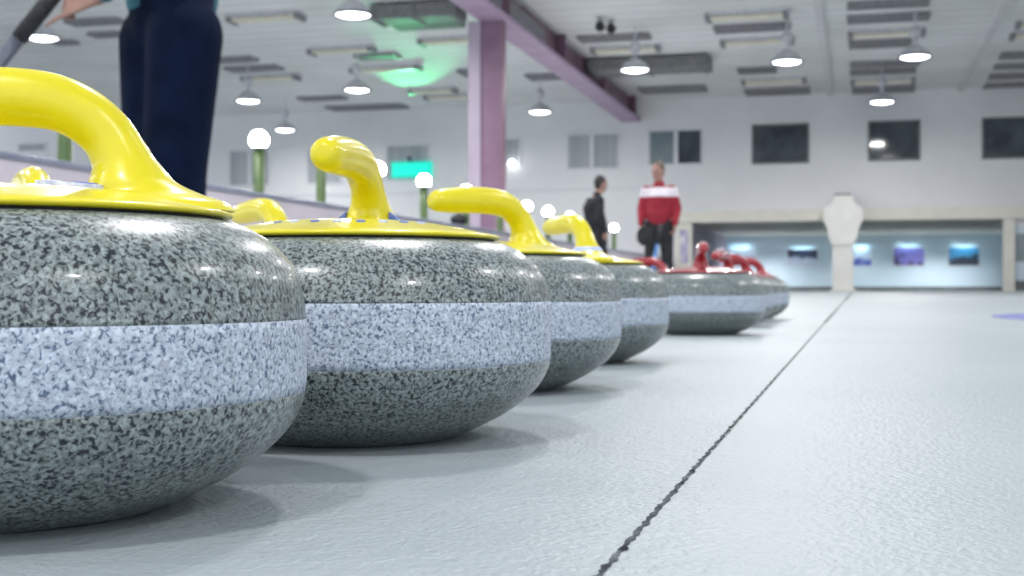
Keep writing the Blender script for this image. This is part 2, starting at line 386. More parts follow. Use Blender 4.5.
# column below the beam; its lit strip and darker faces are painted in
cy = onX(494, 17, (bxa + bxb) / 2).y
c0 = onY(468, 100, cy); c1 = onY(480.5, 100, cy); c2 = onY(500, 100, cy); c3 = onY(503, 100, cy)
ct = thing('lilac_column', 'tall lilac steel column carrying the long lilac beam', 'column', (c1.x, cy, 0))
ox = c1.x
obj('lit_tone_flange', box(c0.x - ox, c1.x - ox, 0.0, 0.26, 0, bz, bev=0.01), 'lilac_pale', ct)['label'] = 'left strip in a paler lilac standing for its lit face'
obj('web', box(c1.x - ox, c2.x - ox, 0.05, 0.24, 0, bz), 'lilac_shade', ct)['label'] = 'face in a dull mauve standing for its shaded side'
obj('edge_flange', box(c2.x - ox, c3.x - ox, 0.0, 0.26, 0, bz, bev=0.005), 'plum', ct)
bm = bmesh.new(); bx(bm, c0.x - ox - .1, c3.x - ox + .1, -0.1, 0.4, 0, 0.05, bev=.01)
obj('base_plate', bm, 'plum', ct)

# cross shaped plaster pillar before the foyer
pp = onY(843, 291, WALL_Y - 0.8)
pt = thing('plaster_pillar', 'off-white pillar with a wide cross-shaped capital in front of the foyer', 'pillar', (pp.x, pp.y, 0))
def zz(y): return onY(843, y, pp.y).z
k = (onY(853, 250, pp.y).x - onY(843, 250, pp.y).x)
obj('shaft', box(-k * 1.05, k * 1.05, -.35, .35, 0.06, zz(240), bev=.03), 'capital', pt)
bm = bmesh.new()
out = [(-k * 1.05, zz(246)), (-k * 1.5, zz(236)), (-k * 1.55, zz(226)), (-k * 2.0, zz(222)), (-k * 2.0, zz(208)), (-k * 1.2, zz(206)), (-k * 1.0, zz(203)), (-k * 0.95, zz(196)),
       (k * 0.95, zz(196)), (k * 1.0, zz(203)), (k * 1.2, zz(206)), (k * 2.0, zz(208)), (k * 2.0, zz(222)), (k * 1.55, zz(226)), (k * 1.5, zz(236)), (k * 1.05, zz(246))]
fa = [bm.verts.new((x, -.42, z)) for x, z in out]; fb = [bm.verts.new((x, .42, z)) for x, z in out]
bm.faces.new(fa); bm.faces.new(fb[::-1])
for i in range(len(out)): bm.faces.new((fa[i], fb[i], fb[(i + 1) % len(out)], fa[(i + 1) % len(out)]))
bmesh.ops.bevel(bm, geom=bm.edges[:], offset=.03, segments=2, affect='EDGES')
obj('capital', bm, 'capital', pt)
obj('top_cap', box(-k * .85, k * .85, -.3, .3, zz(196), zz(194), bev=.01), 'skirting', pt)['label'] = 'grey top cap'
obj('plinth', box(-k * 1.25, k * 1.25, -.42, .42, 0, 0.07, bev=.01), 'cream', pt)

# ------------------------------------------------------------------ ceiling fixtures
def strip(px0, px1, py, th_px, kind, label, group, drop=0.0):
    z = CEIL_Z - drop
    a = onZ(px0, py, z); b = onZ(px1, py, z)
    y = (a.y + b.y) / 2 if abs(a.y - b.y) < 20 else a.y
    a = onY(px0, py, y); b = onY(px1, py, y)
    wy = max(0.08, abs(onZ((px0 + px1) / 2, py - th_px / 2, z).y - onZ((px0 + px1) / 2, py + th_px / 2, z).y))
    L_ = abs(b.x - a.x); cx = (a.x + b.x) / 2
    if kind == 'tube':
        t = thing('tube_light_fixture', label, 'light fixture', (cx, y, z), 0, group)
        wy = min(wy, 0.5)
        obj('housing', box(-L_ / 2, L_ / 2, -wy * .5, wy * .5, -0.07, 0, bev=.01), 'reflector', t)
        bm = bmesh.new()
        for s in (-1, 1): tube(bm, (-L_ / 2 + .08, s * wy * .22, -0.12), (L_ / 2 - .08, s * wy * .22, -0.12), 0.05, n=10)
        obj('tube', bm, 'tube', t)
        for s in (-1, 1):
            obj('end_cap', box(s * (L_ / 2 - .05) - .06, s * (L_ / 2 - .05) + .06, -wy * .5, wy * .5, -0.19, -0.05, bev=.01), 'vent', t)
    elif kind == 'duct':
        t = thing('air_duct', label, 'duct', (cx, y, z), 0, group)
        obj('duct_body', box(-L_ / 2, L_ / 2, -wy * .5, wy * .5, -0.34, 0, bev=.03), 'vent_dark', t)
        for q in (-.45, 0, .45):
            obj('joint_flange', box(q * L_ - .04, q * L_ + .04, -wy * .5 - .03, wy * .5 + .03, -0.37, 0), 'vent_dark', t)
    else:
        t = thing('ceiling_vent', label, 'vent', (cx, y, z), 0, group)
        wy = min(wy, 1.2)
        bm = bmesh.new()
        bx(bm, -L_ / 2, L_ / 2, -wy / 2, -wy / 2 + .05, -.09, 0); bx(bm, -L_ / 2, L_ / 2, wy / 2 - .05, wy / 2, -.09, 0)
        bx(bm, -L_ / 2, -L_ / 2 + .05, -wy / 2 + .05, wy / 2 - .05, -.09, 0); bx(bm, L_ / 2 - .05, L_ / 2, -wy / 2 + .05, wy / 2 - .05, -.09, 0)
        obj('frame', bm, kind, t)
        bm = bmesh.new()
        for q in range(5):
            yy = -wy / 2 + (q + .5) * wy / 5
            bx(bm, -L_ / 2 + .05, L_ / 2 - .05, yy - wy * .07, yy + wy * .07, -.07, -.02)
        bx(bm, -L_ / 2 + .04, L_ / 2 - .04, -wy / 2 + .04, wy / 2 - .04, -.02, 0)
        obj('louvre', bm, kind, t)
    return t
GR = 'tube light fixtures on the ceiling'; GV = 'slotted vents on the ceiling'
FIX = [
 (706, 788, 12, 6, 'tube', 'cream tube light nearest the camera in the bay left of the pillar'),
 (714, 790, 26, 6, 'vent', 'grey vent between the two cream tubes left of the pillar'),
 (721, 794, 38, 5, 'tube', 'cream tube light just above the middle round pendant lamp'),
 (738, 776, 69, 4, 'vent_dark', 'short dark vent left of the middle round pendant lamp'),
 (742, 806, 78, 4, 'tube', 'cream tube light under the middle round pendant lamp'),
 (745, 810, 90, 6, 'vent', 'faint vent close to the far wall above the second dark window'),
 (847, 930, 2, 6, 'vent', 'grey vent at the top picture edge in the right bay'),
 (847, 930, 16, 6, 'vent', 'second grey vent from the top in the right bay'),
 (848, 925, 30, 5, 'tube', 'cream tube light beside the right pendant lamp'),
 (849, 912, 42, 6, 'vent', 'grey vent left of the right pendant lamp'),
 (850, 920, 62, 4, 'vent', 'narrow vent below the right pendant lamp'),
 (850, 916, 70, 4, 'vent', 'narrow vent second below the right pendant lamp'),
 (851, 915, 78, 3, 'tube', 'tube light above the small far pendant lamp at right'),
 (852, 915, 88, 5, 'vent', 'vent nearest the far wall in the right bay'),
 (1016, 1090, 19, 4, 'tube', 'tube light at the top right picture edge'),
 (1010, 1085, 31, 4, 'tube', 'second tube light at the right picture edge'),
 (1000, 1072, 53, 5, 'vent', 'vent at the right edge below the tube lights'),
 (994, 1066, 64, 4, 'vent', 'dark slotted vent at the right edge, third from the far wall'),
 (989, 1062, 74, 4, 'vent', 'slotted vent at the right edge, second from the far wall'),
 (984, 1058, 84, 6, 'vent', 'slotted vent at the right edge nearest the far wall'),
 (579, 650, 36, 5, 'vent', 'pale grey vent above the pendant lamp beside the lilac beam'),
 (592, 660, 46, 4, 'tube', 'cream tube light above the pendant lamp beside the lilac beam'),
 (640, 706, 88, 8, 'vent', 'faint vent between the air duct and the far wall'),
 (230, 302, 14, 5, 'tube', 'grey-looking tube light at the top right of the standing legs'),
 (310, 374, 47, 4, 'tube', 'tube light under the brightest top pendant lamp'),
 (396, 463, 24, 4, 'vent_dark', 'dark vent just left of the column top'),
 (420, 490, 37, 4, 'tube', 'pale tube light running behind the column'),
 (352, 420, 66, 3, 'tube', 'tube light crossing the green glow'),
 (357, 398, 55, 4, 'vent', 'faint vent left of the green glow'),
 (410, 456, 88, 3, 'tube', 'tube light under the green glow'),
 (425, 480, 94, 3, 'tube', 'tube light behind the column, nearest the far wall'),
 (462, 480, 72, 8, 'vent', 'grey vent peeping out left of the column'),
 (215, 255, 58, 4, 'vent', 'faint vent right of the standing legs'),
 (228, 280, 67, 4, 'vent', 'faint vent above the left round pendant lamp'),
 (244, 298, 75, 3, 'tube', 'tube light above the left round pendant lamp'),
 (300, 345, 97, 3, 'vent', 'faint vent left of the middle left pendant lamp'),
 (330, 405, 106, 4, 'vent', 'faint wide vent nearest the far wall below the green glow'),
 (70, 122, 20, 5, 'vent', 'faint vent between the hand and the standing legs'),
 (92, 122, 33, 4, 'vent', 'faint vent left of the standing legs'),
 (55, 76, 41, 3, 'vent', 'small vent beside the leftmost pendant lamp'),
 (528, 620, 74, 5, 'vent', 'vent seen beneath the lilac beam'),
]
for x0, x1, y, t, kd, lb in FIX:
    strip(x0, x1, y, t, kd, lb + ('' if ('light' in lb or 'vent' in lb) else ' vent'), GR if kd == 'tube' else GV)
strip(590, 711, 60, 7, 'duct', 'dark grey air duct crossing behind the pendant lamp beside the beam', 'dark ducts under the ceiling', 0.05)
strip(375, 462, 6, 8, 'duct', 'dark grey air duct at the top left of the column', 'dark ducts under the ceiling', 0.05)
# two small black spotlights on the ceiling
for px, py, lb in ((600, 20, 'small black ceiling spotlight, the left of two'), (611, 22, 'small black ceiling spotlight, the right of two')):
    p = onZ(px, py - 2, CEIL_Z)
    t = thing('ceiling_spotlight', lb, 'spotlight', p, 0, 'black spotlights on the ceiling')
    bm = bmesh.new(); tube(bm, (0, 0, 0), (0, 0, -.14), .02); obj('stem', bm, 'gasket', t)
    bm = bmesh.new(); tube(bm, (-.03, 0.12, -.12), (.03, -.14, -.24), .09, .12); obj('lamp_head', bm, 'gasket', t)

# pendants
LAMP_Z = 5.5
def make_pendant():
    t = thing('pendant_lamp', '', 'lamp', (0, 0, 0), 0, 'round pendant lamps under the ceiling')
    bm = bmesh.new(); tube(bm, (0, 0, .72), (0, 0, CEIL_Z - LAMP_Z), .02, n=8); obj('rod', bm, 'reflector', t)
    obj('ballast_box', lathed([(0, .26), (.045, .28), (.045, .44), (.13, .46), (.14, .50), (.14, .64), (.08, .70), (0, .72)], 20), 'reflector', t, True)
    obj('reflector', lathed([(.05, .30), (.10, .27), (.24, .19), (.34, .07), (.36, 0), (.35, 0), (.32, .06), (.22, .17), (.05, .24)], 32), 'reflector', t, True)
    obj('rim', lathed([(.35, .03), (.385, .02), (.385, -.02), (.35, -.02), (.35, .03)], 32), 'rim', t, True)
    obj('lens', lathed([(0, -.06), (.16, -.045), (.28, -.015), (.345, .015), (0, .02)], 32), 'lens', t, True)
    return t
PEND = [(353, 15, 'bright round pendant lamp at the top, right of the standing legs'), (42, 38, 'round pendant lamp beside the broom at far left'),
        (248, 101, 'round pendant lamp just above the left globe post'), (357, 90, 'round pendant lamp above the second yellow stone handle'),
        (285, 130, 'small farthest round pendant lamp between two globe posts'), (540, 112, 'round pendant lamp right of the column, below the beam'),
        (635, 70, 'round pendant lamp hanging in front of the dark air duct'), (787, 62, 'round pendant lamp above the second dark window'),
        (915, 57, 'round pendant lamp nearest the top right corner'), (882, 102, 'small round pendant lamp above the third dark window')]
first = None
lampdat = bpy.data.lights.new('pendant_light', 'AREA'); lampdat.shape = 'DISK'; lampdat.size = 0.6; lampdat.energy = LAMP_W; lampdat.color = LAMP_COL
def add_light(t):
    lo = bpy.data.objects.new('pendant_light', lampdat); COL.objects.link(lo); lo.parent = t; lo.location = (0, 0, -.09)
proto = make_pendant()
def place_p(p, lb, firstp):
    o = proto if firstp else dup(proto, p, 0)
    o.location = p; o['label'] = lb
    return o
tl = []
for i, (px, py, lb) in enumerate(PEND):
    tl.append(place_p(onZ(px, py, LAMP_Z), lb, i == 0))
# the same rows go on over the near half of the hall, above and behind the camera
k_ = 0
for y in (19.0, 12.0, 5.0, -2.5):
    for x in (-14.0, -7.5, -1.0, 5.5):
        tl.append(place_p(Vector((x, y, LAMP_Z)), 'round pendant lamp high above the near ice, outside the picture', False))
for o in tl: add_light(o)

# foyer spots
for px, py, e, wh in ((740, 231, 60, 'leftmost of five, above the pale picture'), (775, 231, 90, 'left of the plaster pillar'), (858, 231, 60, 'just right of the plaster pillar'), (925, 231, 90, 'above the gap between the last two pictures'), (963, 231, 60, 'above the sky-blue picture')):
    p = onY(px, py, FD - 1.6); p.z = Z_LO
    t = thing('foyer_downlight', 'round downlight in the foyer ceiling, ' + wh, 'downlight', p, 0, 'downlights in the foyer ceiling')
    obj('trim_ring', lathed([(.10, 0), (.14, 0), (.14, -.03), (.10, -.03), (.10, 0)], 20), 'frame_w', t, True)
    obj('lens', lathed([(0, -.02), (.10, -.02), (.10, 0), (0, 0)], 20), 'lens', t)
    ld = bpy.data.lights.new('downlight', 'SPOT'); ld.energy = e * 4; ld.spot_size = 2.4; ld.spot_blend = .8; ld.shadow_soft_size = .1; ld.color = (.95, .97, 1)
    lo = bpy.data.objects.new('downlight', ld); COL.objects.link(lo); lo.parent = t; lo.location = (0, 0, -.06)

# pictures on the foyer wall
PICS = [(726, 757, 247, 265, 0, 'framed pale picture on the foyer wall just right of the red handles'), (787, 818, 249, 266, 1, 'framed dark and white picture left of the plaster pillar'),
        (849, 872, 248, 266, 2, 'framed blue swoosh picture partly behind the plaster pillar'), (893, 925, 247, 266, 3, 'framed violet picture, second from the right on the foyer wall'), (948, 980, 247, 266, 4, 'framed sky-blue picture at the right end of the foyer wall')]
def picmat(k):
    cols = [((.35, .5, .75), (.75, .82, .9)), ((.55, .6, .72), (.03, .04, .08)), ((.75, .82, .95), (.08, .12, .5)), ((.06, .05, .12), (.25, .22, .6)), ((.1, .4, .7), (.06, .07, .1))]
    a, b = cols[k]
    m = mat('picture_print_%d' % k, a, .35); M['pic%d' % k] = m
    nt, bs, N, L = nodes(m)
    tc = N('ShaderNodeTexCoord'); n = N('ShaderNodeTexNoise'); n.inputs['Scale'].default_value = 2.2 + k * .3; n.inputs['Detail'].default_value = 3
    L(tc.outputs['Object'], n.inputs['Vector'])
    sp = N('ShaderNodeSeparateXYZ'); L(tc.outputs['Generated'], sp.inputs[0])
    ad = N('ShaderNodeMath'); ad.operation = 'MULTIPLY_ADD'; ad.inputs[1].default_value = (.5, 1.3, -.5, .2, -.9)[k]; ad.inputs[2].default_value = (-.2, -.65, .15, 0, .4)[k]
    L(sp.outputs[2], ad.inputs[0])
    s = N('ShaderNodeMath'); s.operation = 'ADD'; L(n.outputs[0], s.inputs[0]); L(ad.outputs[0], s.inputs[1])
    r = N('ShaderNodeValToRGB'); r.color_ramp.elements[0].position = .42; r.color_ramp.elements[0].color = (*a, 1)
    r.color_ramp.elements[1].position = .58; r.color_ramp.elements[1].color = (*b, 1)
    L(s.outputs[0], r.inputs[0]); L(r.outputs[0], bs.inputs['Base Color'])
for x0, x1, y0, y1, k, lb in PICS:
    picmat(k)
    a = onY(x0, y0, FD - .05); b = onY(x1, y1, FD - .05)
    t = thing('framed_picture', lb, 'picture', ((a.x + b.x) / 2, FD, (a.z + b.z) / 2), 0, 'framed pictures in the foyer')
    W, H = (b.x - a.x) / 2, (a.z - b.z) / 2; g = .03
    bm = bmesh.new()
    bx(bm, -W, W, -.04, 0, H - g, H); bx(bm, -W, W, -.04, 0, -H, -H + g); bx(bm, -W, -W + g, -.04, 0, -H + g, H - g); bx(bm, W - g, W, -.04, 0, -H + g, H - g)
    obj('frame', bm, 'frame_w', t)
    obj('print', box(-W + g, W - g, -.03, -.002, -H + g, H - g), 'pic%d' % k, t)
    # slim brass picture lamp over each frame
    bm = bmesh.new(); tube(bm, (0, 0, H + .10), (0, -.22, H + .14), .012); obj('lamp_arm', bm, 'reflector', t)
    bm = bmesh.new(); tube(bm, (-W * .6, -.22, H + .14), (W * .6, -.22, H + .14), .03); obj('lamp_head', bm, 'frame_w', t)
    ld = bpy.data.lights.new('picture_light', 'AREA'); ld.shape = 'RECTANGLE'; ld.size = W * 1.2; ld.size_y = .05; ld.energy = 3.5; ld.color = (.55, .85, 1)
    lo = bpy.data.objects.new('picture_light', ld); COL.objects.link(lo); lo.parent = t; lo.location = (0, -.22, H + .10); lo.rotation_euler = (math.radians(35), 0, 0)

# violet banner on the pier
a = onY(680, 230, WALL_Y - .13); b = onY(688, 263, WALL_Y - .13)
tag(obj('wall_poster', box(a.x, b.x, WALL_Y - .14, WALL_Y - .121, b.z, a.z), 'poster_v'), 'narrow violet and white poster on the pier beside the foyer', 'poster')

# cyan lit sign on the far wall, with an added spot that tints the ceiling green
a = onY(391, 162, WALL_Y - .15); b = onY(431, 177, WALL_Y - .15)
sg = thing('lit_sign', 'glowing cyan-green sign with dashed border on the far wall', 'sign', ((a.x + b.x) / 2, WALL_Y, (a.z + b.z) / 2))
W, H = (b.x - a.x) / 2, (a.z - b.z) / 2
obj('sign_panel', box(-W, W, -.15, 0, -H, H, bev=.02), 'sign', sg)
for q in range(8):
    xx = -W * .86 + q * W * 1.72 / 7
    for s in (-1, 1): obj('border_dash', box(xx - .05, xx + .05, -.165, -.15, s * H * .84 - .02, s * H * .84 + .02), 'sign_dash', sg)
for q in (-.4, 0, .4):
    for s in (-1, 1): obj('border_dash', box(s * W * .93 - .02, s * W * .93 + .02, -.165, -.15, q * H - .03, q * H + .03), 'sign_dash', sg)
bm = bmesh.new(); tube(bm, (0, -.35, H + .10), (0, -.2, H + .02), .09, .06); obj('added_spot_body', bm, 'rim', sg)  # housing made up for the added green spot
ld = bpy.data.lights.new('added_green_spot', 'SPOT'); ld.energy = 3600; ld.color = (.12, 1, .38); ld.spot_size = math.radians(20); ld.spot_blend = .6; ld.shadow_soft_size = .08  # invented lamp, aimed to make the green glow on the ceiling
lo = bpy.data.objects.new('added_green_spot', ld); COL.objects.link(lo); lo.parent = sg; lo.location = (0, -.5, H + .2)
tgt = onZ(411, 67, CEIL_Z)
dv = tgt - (Vector(sg.location) + Vector((0, -.5, H + .2)))
lo.rotation_euler = dv.to_track_quat('-Z', 'Y').to_euler()

# small lit globe on the far wall
p = onY(512, 163, WALL_Y - .2)
t = thing('wall_globe_lamp', 'tiny lit globe lamp on the far wall right beside the column', 'lamp', (p.x, WALL_Y, p.z))
bm = bmesh.new(); tube(bm, (0, 0, 0), (0, -.14, 0), .04); obj('bracket', bm, 'rim', t)
bm = bmesh.new(); ball(bm, (0, -.22, 0), .11); obj('globe', bm, 'lens', t, True)

# ------------------------------------------------------------------ barrier with globe posts
BX = -6.2
BZ = onX(0, 151, BX).z
t = thing('rink_barrier', 'long low pinkish-white barrier with a slate top rail', 'barrier', (BX, 20, 0))
obj('board', box(-.10, 0, -14, WALL_Y - 20, 0, BZ - .05), 'barrier', t)
obj('top_rail', box(-.13, .03, -14, WALL_Y - 20, BZ - .05, BZ, bev=.01), 'rail', t)
obj('kick_strip', box(-.005, .012, -14, WALL_Y - 20, 0, .15), 'rail', t)
PX = BX - .30
GZ = onX(259, 140, PX).z
def make_post():
    t = thing('globe_post', '', 'lamp post', (0, 0, 0), 0, 'green globe posts behind the barrier')
    obj('base', lathed([(0, 0), (.13, 0), (.13, .04), (.08, .07), (0, .07)], 20), 'post', t, True)
    bm = bmesh.new(); tube(bm, (0, 0, .05), (0, 0, GZ - .09), .062, n=20); obj('post', bm, 'post', t, True)
    obj('collar', lathed([(0, GZ - .11), (.075, GZ - .11), (.085, GZ - .085), (.06, GZ - .07), (0, GZ - .07)], 20), 'rim', t, True)
    bm = bmesh.new(); ball(bm, (0, 0, GZ), .106, seg=28); obj('globe', bm, 'globe', t, True)
    return t
POSTS = [(65, 'green post seen through the nearest yellow handle, its globe hidden'), (176, 'green globe post behind the standing legs'),
         (259, 'green post with a big lit globe, right of the standing legs'), (321, 'green globe post half hidden by the second yellow handle'),
         (378, 'green globe post just right of the second yellow handle'), (424, 'green globe post beside the end of the third yellow grip'),
         (466, 'green globe post at the left side of the column'), (500, 'green globe post hidden behind the column'),
         (527, 'green globe post right behind the bend of the third yellow handle'), (548, 'green globe post between the third and fourth yellow handles'),
         (570, 'green globe post directly behind the fourth yellow grip'), (588, 'green globe post behind the fourth handle and the dark jacket'),
         (602, 'green globe post behind the person in the dark jacket'), (614, 'green globe post just right of the person in the dark jacket')]
pp0 = make_post()
for i, (px, lb) in enumerate(POSTS):
    q = onX(px, 288, PX); q.z = 0
    o = pp0 if i == 0 else dup(pp0, q, 0)
    o.location = q; o['label'] = lb
# black bag on the barrier
q = onX(459, 224, BX - .05)
t = thing('black_bag', 'black rounded bag lying on the barrier below the third yellow grip', 'bag', (BX - .05, q.y, BZ))
bm = bmesh.new(); ball(bm, (0, 0, .085), 1, (.14, .17, .1)); 
for v in bm.verts: v.co.z = max(v.co.z, 0.0)
obj('bag_body', bm, 'black_cloth', t, True)
bm = bmesh.new(); pts = [(0, -.07 + .14 * i / 8, .17 + .035 * math.sin(PI * i / 8)) for i in range(9)]
for a, b in zip(pts, pts[1:]): tube(bm, a, b, .01, n=8)
obj('strap', bm, 'black_cloth', t, True)

# ------------------------------------------------------------------ marks in the ice
a = onZ(596, 580, 0); b = onZ(838, 305, 0)
x_line = (a.x + onZ(700, 462, 0).x) / 2
bm = bmesh.new()
n = 700
vs = []
for i in range(n + 1):
    y = 0.25 * (42 / 0.25) ** (i / n)
    wd = (0.0012 + 0.0009 * math.sin(i * 1.7) * math.sin(i * .43)) if y < 4 else 0.004 if y < 12 else 0.012
    dx = 0.0004 * math.sin(i * .9) + .0004 * math.sin(i * 2.3)
    vs.append((bm.verts.new((x_line + dx - wd, y, .0006)), bm.verts.new((x_line + dx + wd, y, .0006))))
for p, q in zip(vs, vs[1:]): bm.faces.new((p[0], q[0], q[1], p[1]))
ln = struct('trim_20', bm, 'groove', label='thin black line frozen along the ice')
ge = onZ(1024, 319, 0)
bm = bmesh.new()
cx_, cy_ = ge.x + 1.83 * .96, ge.y + .25
for r0, r1 in ((1.22, 1.83),):
    A = [(bm.verts.new((cx_ + r0 * math.cos(2 * PI * i / 96), cy_ + r0 * math.sin(2 * PI * i / 96), .0005)), bm.verts.new((cx_ + r1 * math.cos(2 * PI * i / 96), cy_ + r1 * math.sin(2 * PI * i / 96), .0005))) for i in range(96)]
    for i in range(96):
        p, q = A[i], A[(i + 1) % 96]; bm.faces.new((p[0], p[1], q[1], q[0]))
struct('trim_21', bm, 'ring_blue', label='blue ring painted under the ice')

# ------------------------------------------------------------------ curling stones
cm = 0.0125          # stones are laid out in units of 1.25 cm
PLATE = [(0, 12.3), (2.5, 12.25), (4.5, 12.08), (6.3, 11.78), (7.6, 11.5), (8.4, 11.34), (8.55, 11.24), (8.45, 11.14)]
def stone(colour, zt=7.65, zb=4.35):
    t = thing('curling_stone', '', 'curling stone')
    def P(l): return [(r * cm, z * cm) for r, z in l]
    low = spline([(4.9, .12), (5.6, .0), (6.3, .16), (7.6, .72), (8.9, 1.4), (10.1, 2.28), (10.85, 3.1), (11.25, 3.9), (11.34, zb)], 6)
    low = [(0, .3), (4.2, .3)] + low
    up = spline([(11.38, zt), (11.15, 8.6), (10.7, 9.5), (10.0, 10.2), (9.2, 10.7), (8.5, 10.95), (7.8, 11.02)], 6) + [(0, 11.05)]
    bd = [(11.34, zb), (11.39, zb + .35), (11.4, 5.9), (11.4, zt - .35), (11.38, zt)]
    bm = bmesh.new()
    lathe(bm, P(low) + P([(0, zb)]), 96)
    lathe(bm, P([(0, zt)]) + P(up), 96)
    g = obj('granite_body', bm, 'granite', t, True)
    bm = bmesh.new(); lathe(bm, P([(10.6, zb)] + bd + [(10.6, zt)]), 96)
    obj('striking_band', bm, 'band', t, True)['label'] = 'rough pale band round the widest part'
    obj('gasket', lathed(P([(0, 10.9), (7.9, 10.9), (8.15, 10.98), (8.15, 11.16), (0, 11.2)]), 72), 'gasket', t, True)
    obj('top_plate', lathed(P([(0, 11.14), (8.35, 11.1)] + [(r_, z_) for r_, z_ in PLATE[::-1]]), 96), colour, t, True)
    # goose-neck handle: (u along, z, half width across, half thickness in plane)
    ctrl = [(-5.75, 15.5, .05, .05), (-5.7, 15.5, .5, .5), (-5.35, 15.5, .8, .8), (-4.6, 15.55, .95, .96), (-3, 15.65, 1.03, 1.07), (-1, 15.74, 1.05, 1.12), (0.8, 15.7, 1.05, 1.12), (2.0, 15.5, 1.03, 1.08),
            (3.0, 15.0, 1.0, 1.06), (3.75, 14.3, 1.0, 1.05), (4.2, 13.5, 1.15, 1.12), (4.45, 12.95, 1.38, 1.35), (4.75, 12.45, 1.65, 1.75), (5.05, 12.05, 1.85, 2.35), (5.25, 11.75, 2.3, 3.05), (5.3, 11.4, 2.6, 3.3)]
    c = spline(ctrl, 6)
    bm = bmesh.new(); rings = []; nn = 28
    for i, (u, z, hw_, ht) in enumerate(c):
        a = c[max(0, i - 1)]; b = c[min(len(c) - 1, i + 1)]
        if i < 7: tg = Vector((1, 0, 0))
        else: tg = Vector((b[0] - a[0], 0, b[1] - a[1])).normalized()
        f_ = min(1, max(0, (13.6 - z) / 1.0)) if u > 2 else 0
        tg = tg.lerp(Vector((0, 0, -1)), f_).normalized()
        nrm = Vector((-tg.z, 0, tg.x))
        rings.append([bm.verts.new((Vector((u, 0, z)) + nrm * (ht * math.cos(2 * PI * k / nn)) + Vector((0, 1, 0)) * (hw_ * math.sin(2 * PI * k / nn))) * cm) for k in range(nn)])
    for A, B in zip(rings, rings[1:]):
        for k in range(nn): bm.faces.new((A[k], A[(k + 1) % nn], B[(k + 1) % nn], B[k]))
    bm.faces.new(rings[0]); bm.faces.new(rings[-1][::-1])
    obj('handle', bm, colour, t, True)
    return t
def plate_z(r):
    pl = PLATE[:6]
    for (a, za), (b, zb) in zip(pl, pl[1:]):
        if r <= b: return za + (zb - za) * (r - a) / (b - a)
    return 11.34
def decal(parent, name, pts, m, lift=.04, base=None):
    """small printed patch lying on the top plate; pts are (x, y) in cm"""
    bm = bmesh.new()
    top = [bm.verts.new((x * cm, y * cm, (plate_z(math.hypot(x, y)) + lift) * cm)) for x, y in pts]
    bot = [bm.verts.new((x * cm, y * cm, (plate_z(math.hypot(x, y)) - .05) * cm)) for x, y in pts]
    bm.faces.new(top); bm.faces.new(bot[::-1])
    for i in range(len(pts)): bm.faces.new((top[i], bot[i], bot[(i + 1) % len(pts)], top[(i + 1) % len(pts)]))
    return obj(name, bm, m, parent)
def disc_pts(cx, cy, r, ry=None, n=20, rot=0):
    ry = ry or r
    o = []
    for i in range(n):
        x, y = r * math.cos(2 * PI * i / n), ry * math.sin(2 * PI * i / n)
        o.append((cx + x * math.cos(rot) - y * math.sin(rot), cy + x * math.sin(rot) + y * math.cos(rot)))
    return o
def spos(xc, zc):                       # camera-right and camera-forward metres to the ice
    p = CAM + R * xc + F * zc; p.z = 0; return p
ys = stone('yellow', 7.2, 4.4); y2 = stone('yellow'); y3 = stone('yellow', 7.32, 4.3); rs = stone('red', 7.05, 4.1)
# (xc, zc, phi): phi = direction of the neck, 0 = to the picture's right, 90 = away
def deg(phi): return TH + math.radians(phi)
YEL = [(-.2425, .623, 10, 'nearest yellow-handled granite curling stone, cut by the left picture edge'),
       (-.1147, .926, 82, 'second yellow-handled curling stone, its grip pointing at the camera'),
       (-.028, 1.366, 40, 'third yellow-handled curling stone, its grip reaching left in front of the column'),
       (.081, 1.857, -66, 'fourth yellow-handled curling stone with a pale blue neck band, next to the red ones'),
       (-.296, 1.53, -55, 'yellow-handled curling stone in the back row, only its handle showing between first and second'),
       (-.42, 1.136, -62, 'yellow-handled curling stone glimpsed under the nearest handle')]
RED = [(.433, 2.96, 85, 'nearest red-handled curling stone, right behind the last yellow one'),
       (.590, 3.65, 62, 'second red-handled curling stone in the row'),
       (.696, 4.06, 40, 'third red-handled curling stone in the row'),
       (.804, 4.45, 20, 'farthest red-handled curling stone at the right end of the row'),
       (.475, 4.50, -25, 'red-handled curling stone in the back row, only its dull handle showing')]
S = []
for src, lst, g in ((ys, YEL, 'yellow-handled curling stones on the ice'), (rs, RED, 'red-handled curling stones on the ice')):
    for i, (xc, zc, ph, lb) in enumerate(lst):
        o = (y2 if i == 1 else y3 if i == 2 else src) if (i < 3 and g[0] == 'y') or i == 0 else dup(y3 if g[0] == 'y' else src, (0, 0, 0), 0)
        o.location = spos(xc, zc); o.rotation_euler = (0, 0, deg(ph)); o['label'] = lb; o['group'] = g
        S.append(o)
# prints and stickers of single stones
decal(S[0], 'foil_sticker', disc_pts(2.6, -1.7, 1.25, .5, rot=-.05), 'silver', .16)['label'] = 'silver and blue foil sticker'
decal(S[0], 'sticker_print', disc_pts(3.2, -1.8, .42, .22), 'blue_mark', .2)
decal(S[0], 'sticker_print', disc_pts(2.0, -1.75, .35, .2), 'white_mark', .2)
for s in (-1, 1):
    bm = bmesh.new()
    tri = [(s * 1.25, 12.1), (s * 2.35, 12.1), (s * 1.35, 12.95)]
    A = [bm.verts.new((3.7 * cm, y * cm, z * cm)) for y, z in tri]; B = [bm.verts.new((4.3 * cm, y * cm, z * cm)) for y, z in tri]
    bm.faces.new(A); bm.faces.new(B[::-1])
    for i in range(3): bm.faces.new((A[i], B[i], B[(i + 1) % 3], A[(i + 1) % 3]))
    obj('logo_print', bm, 'blue_mark', S[1])['label'] = 'blue triangular logo'
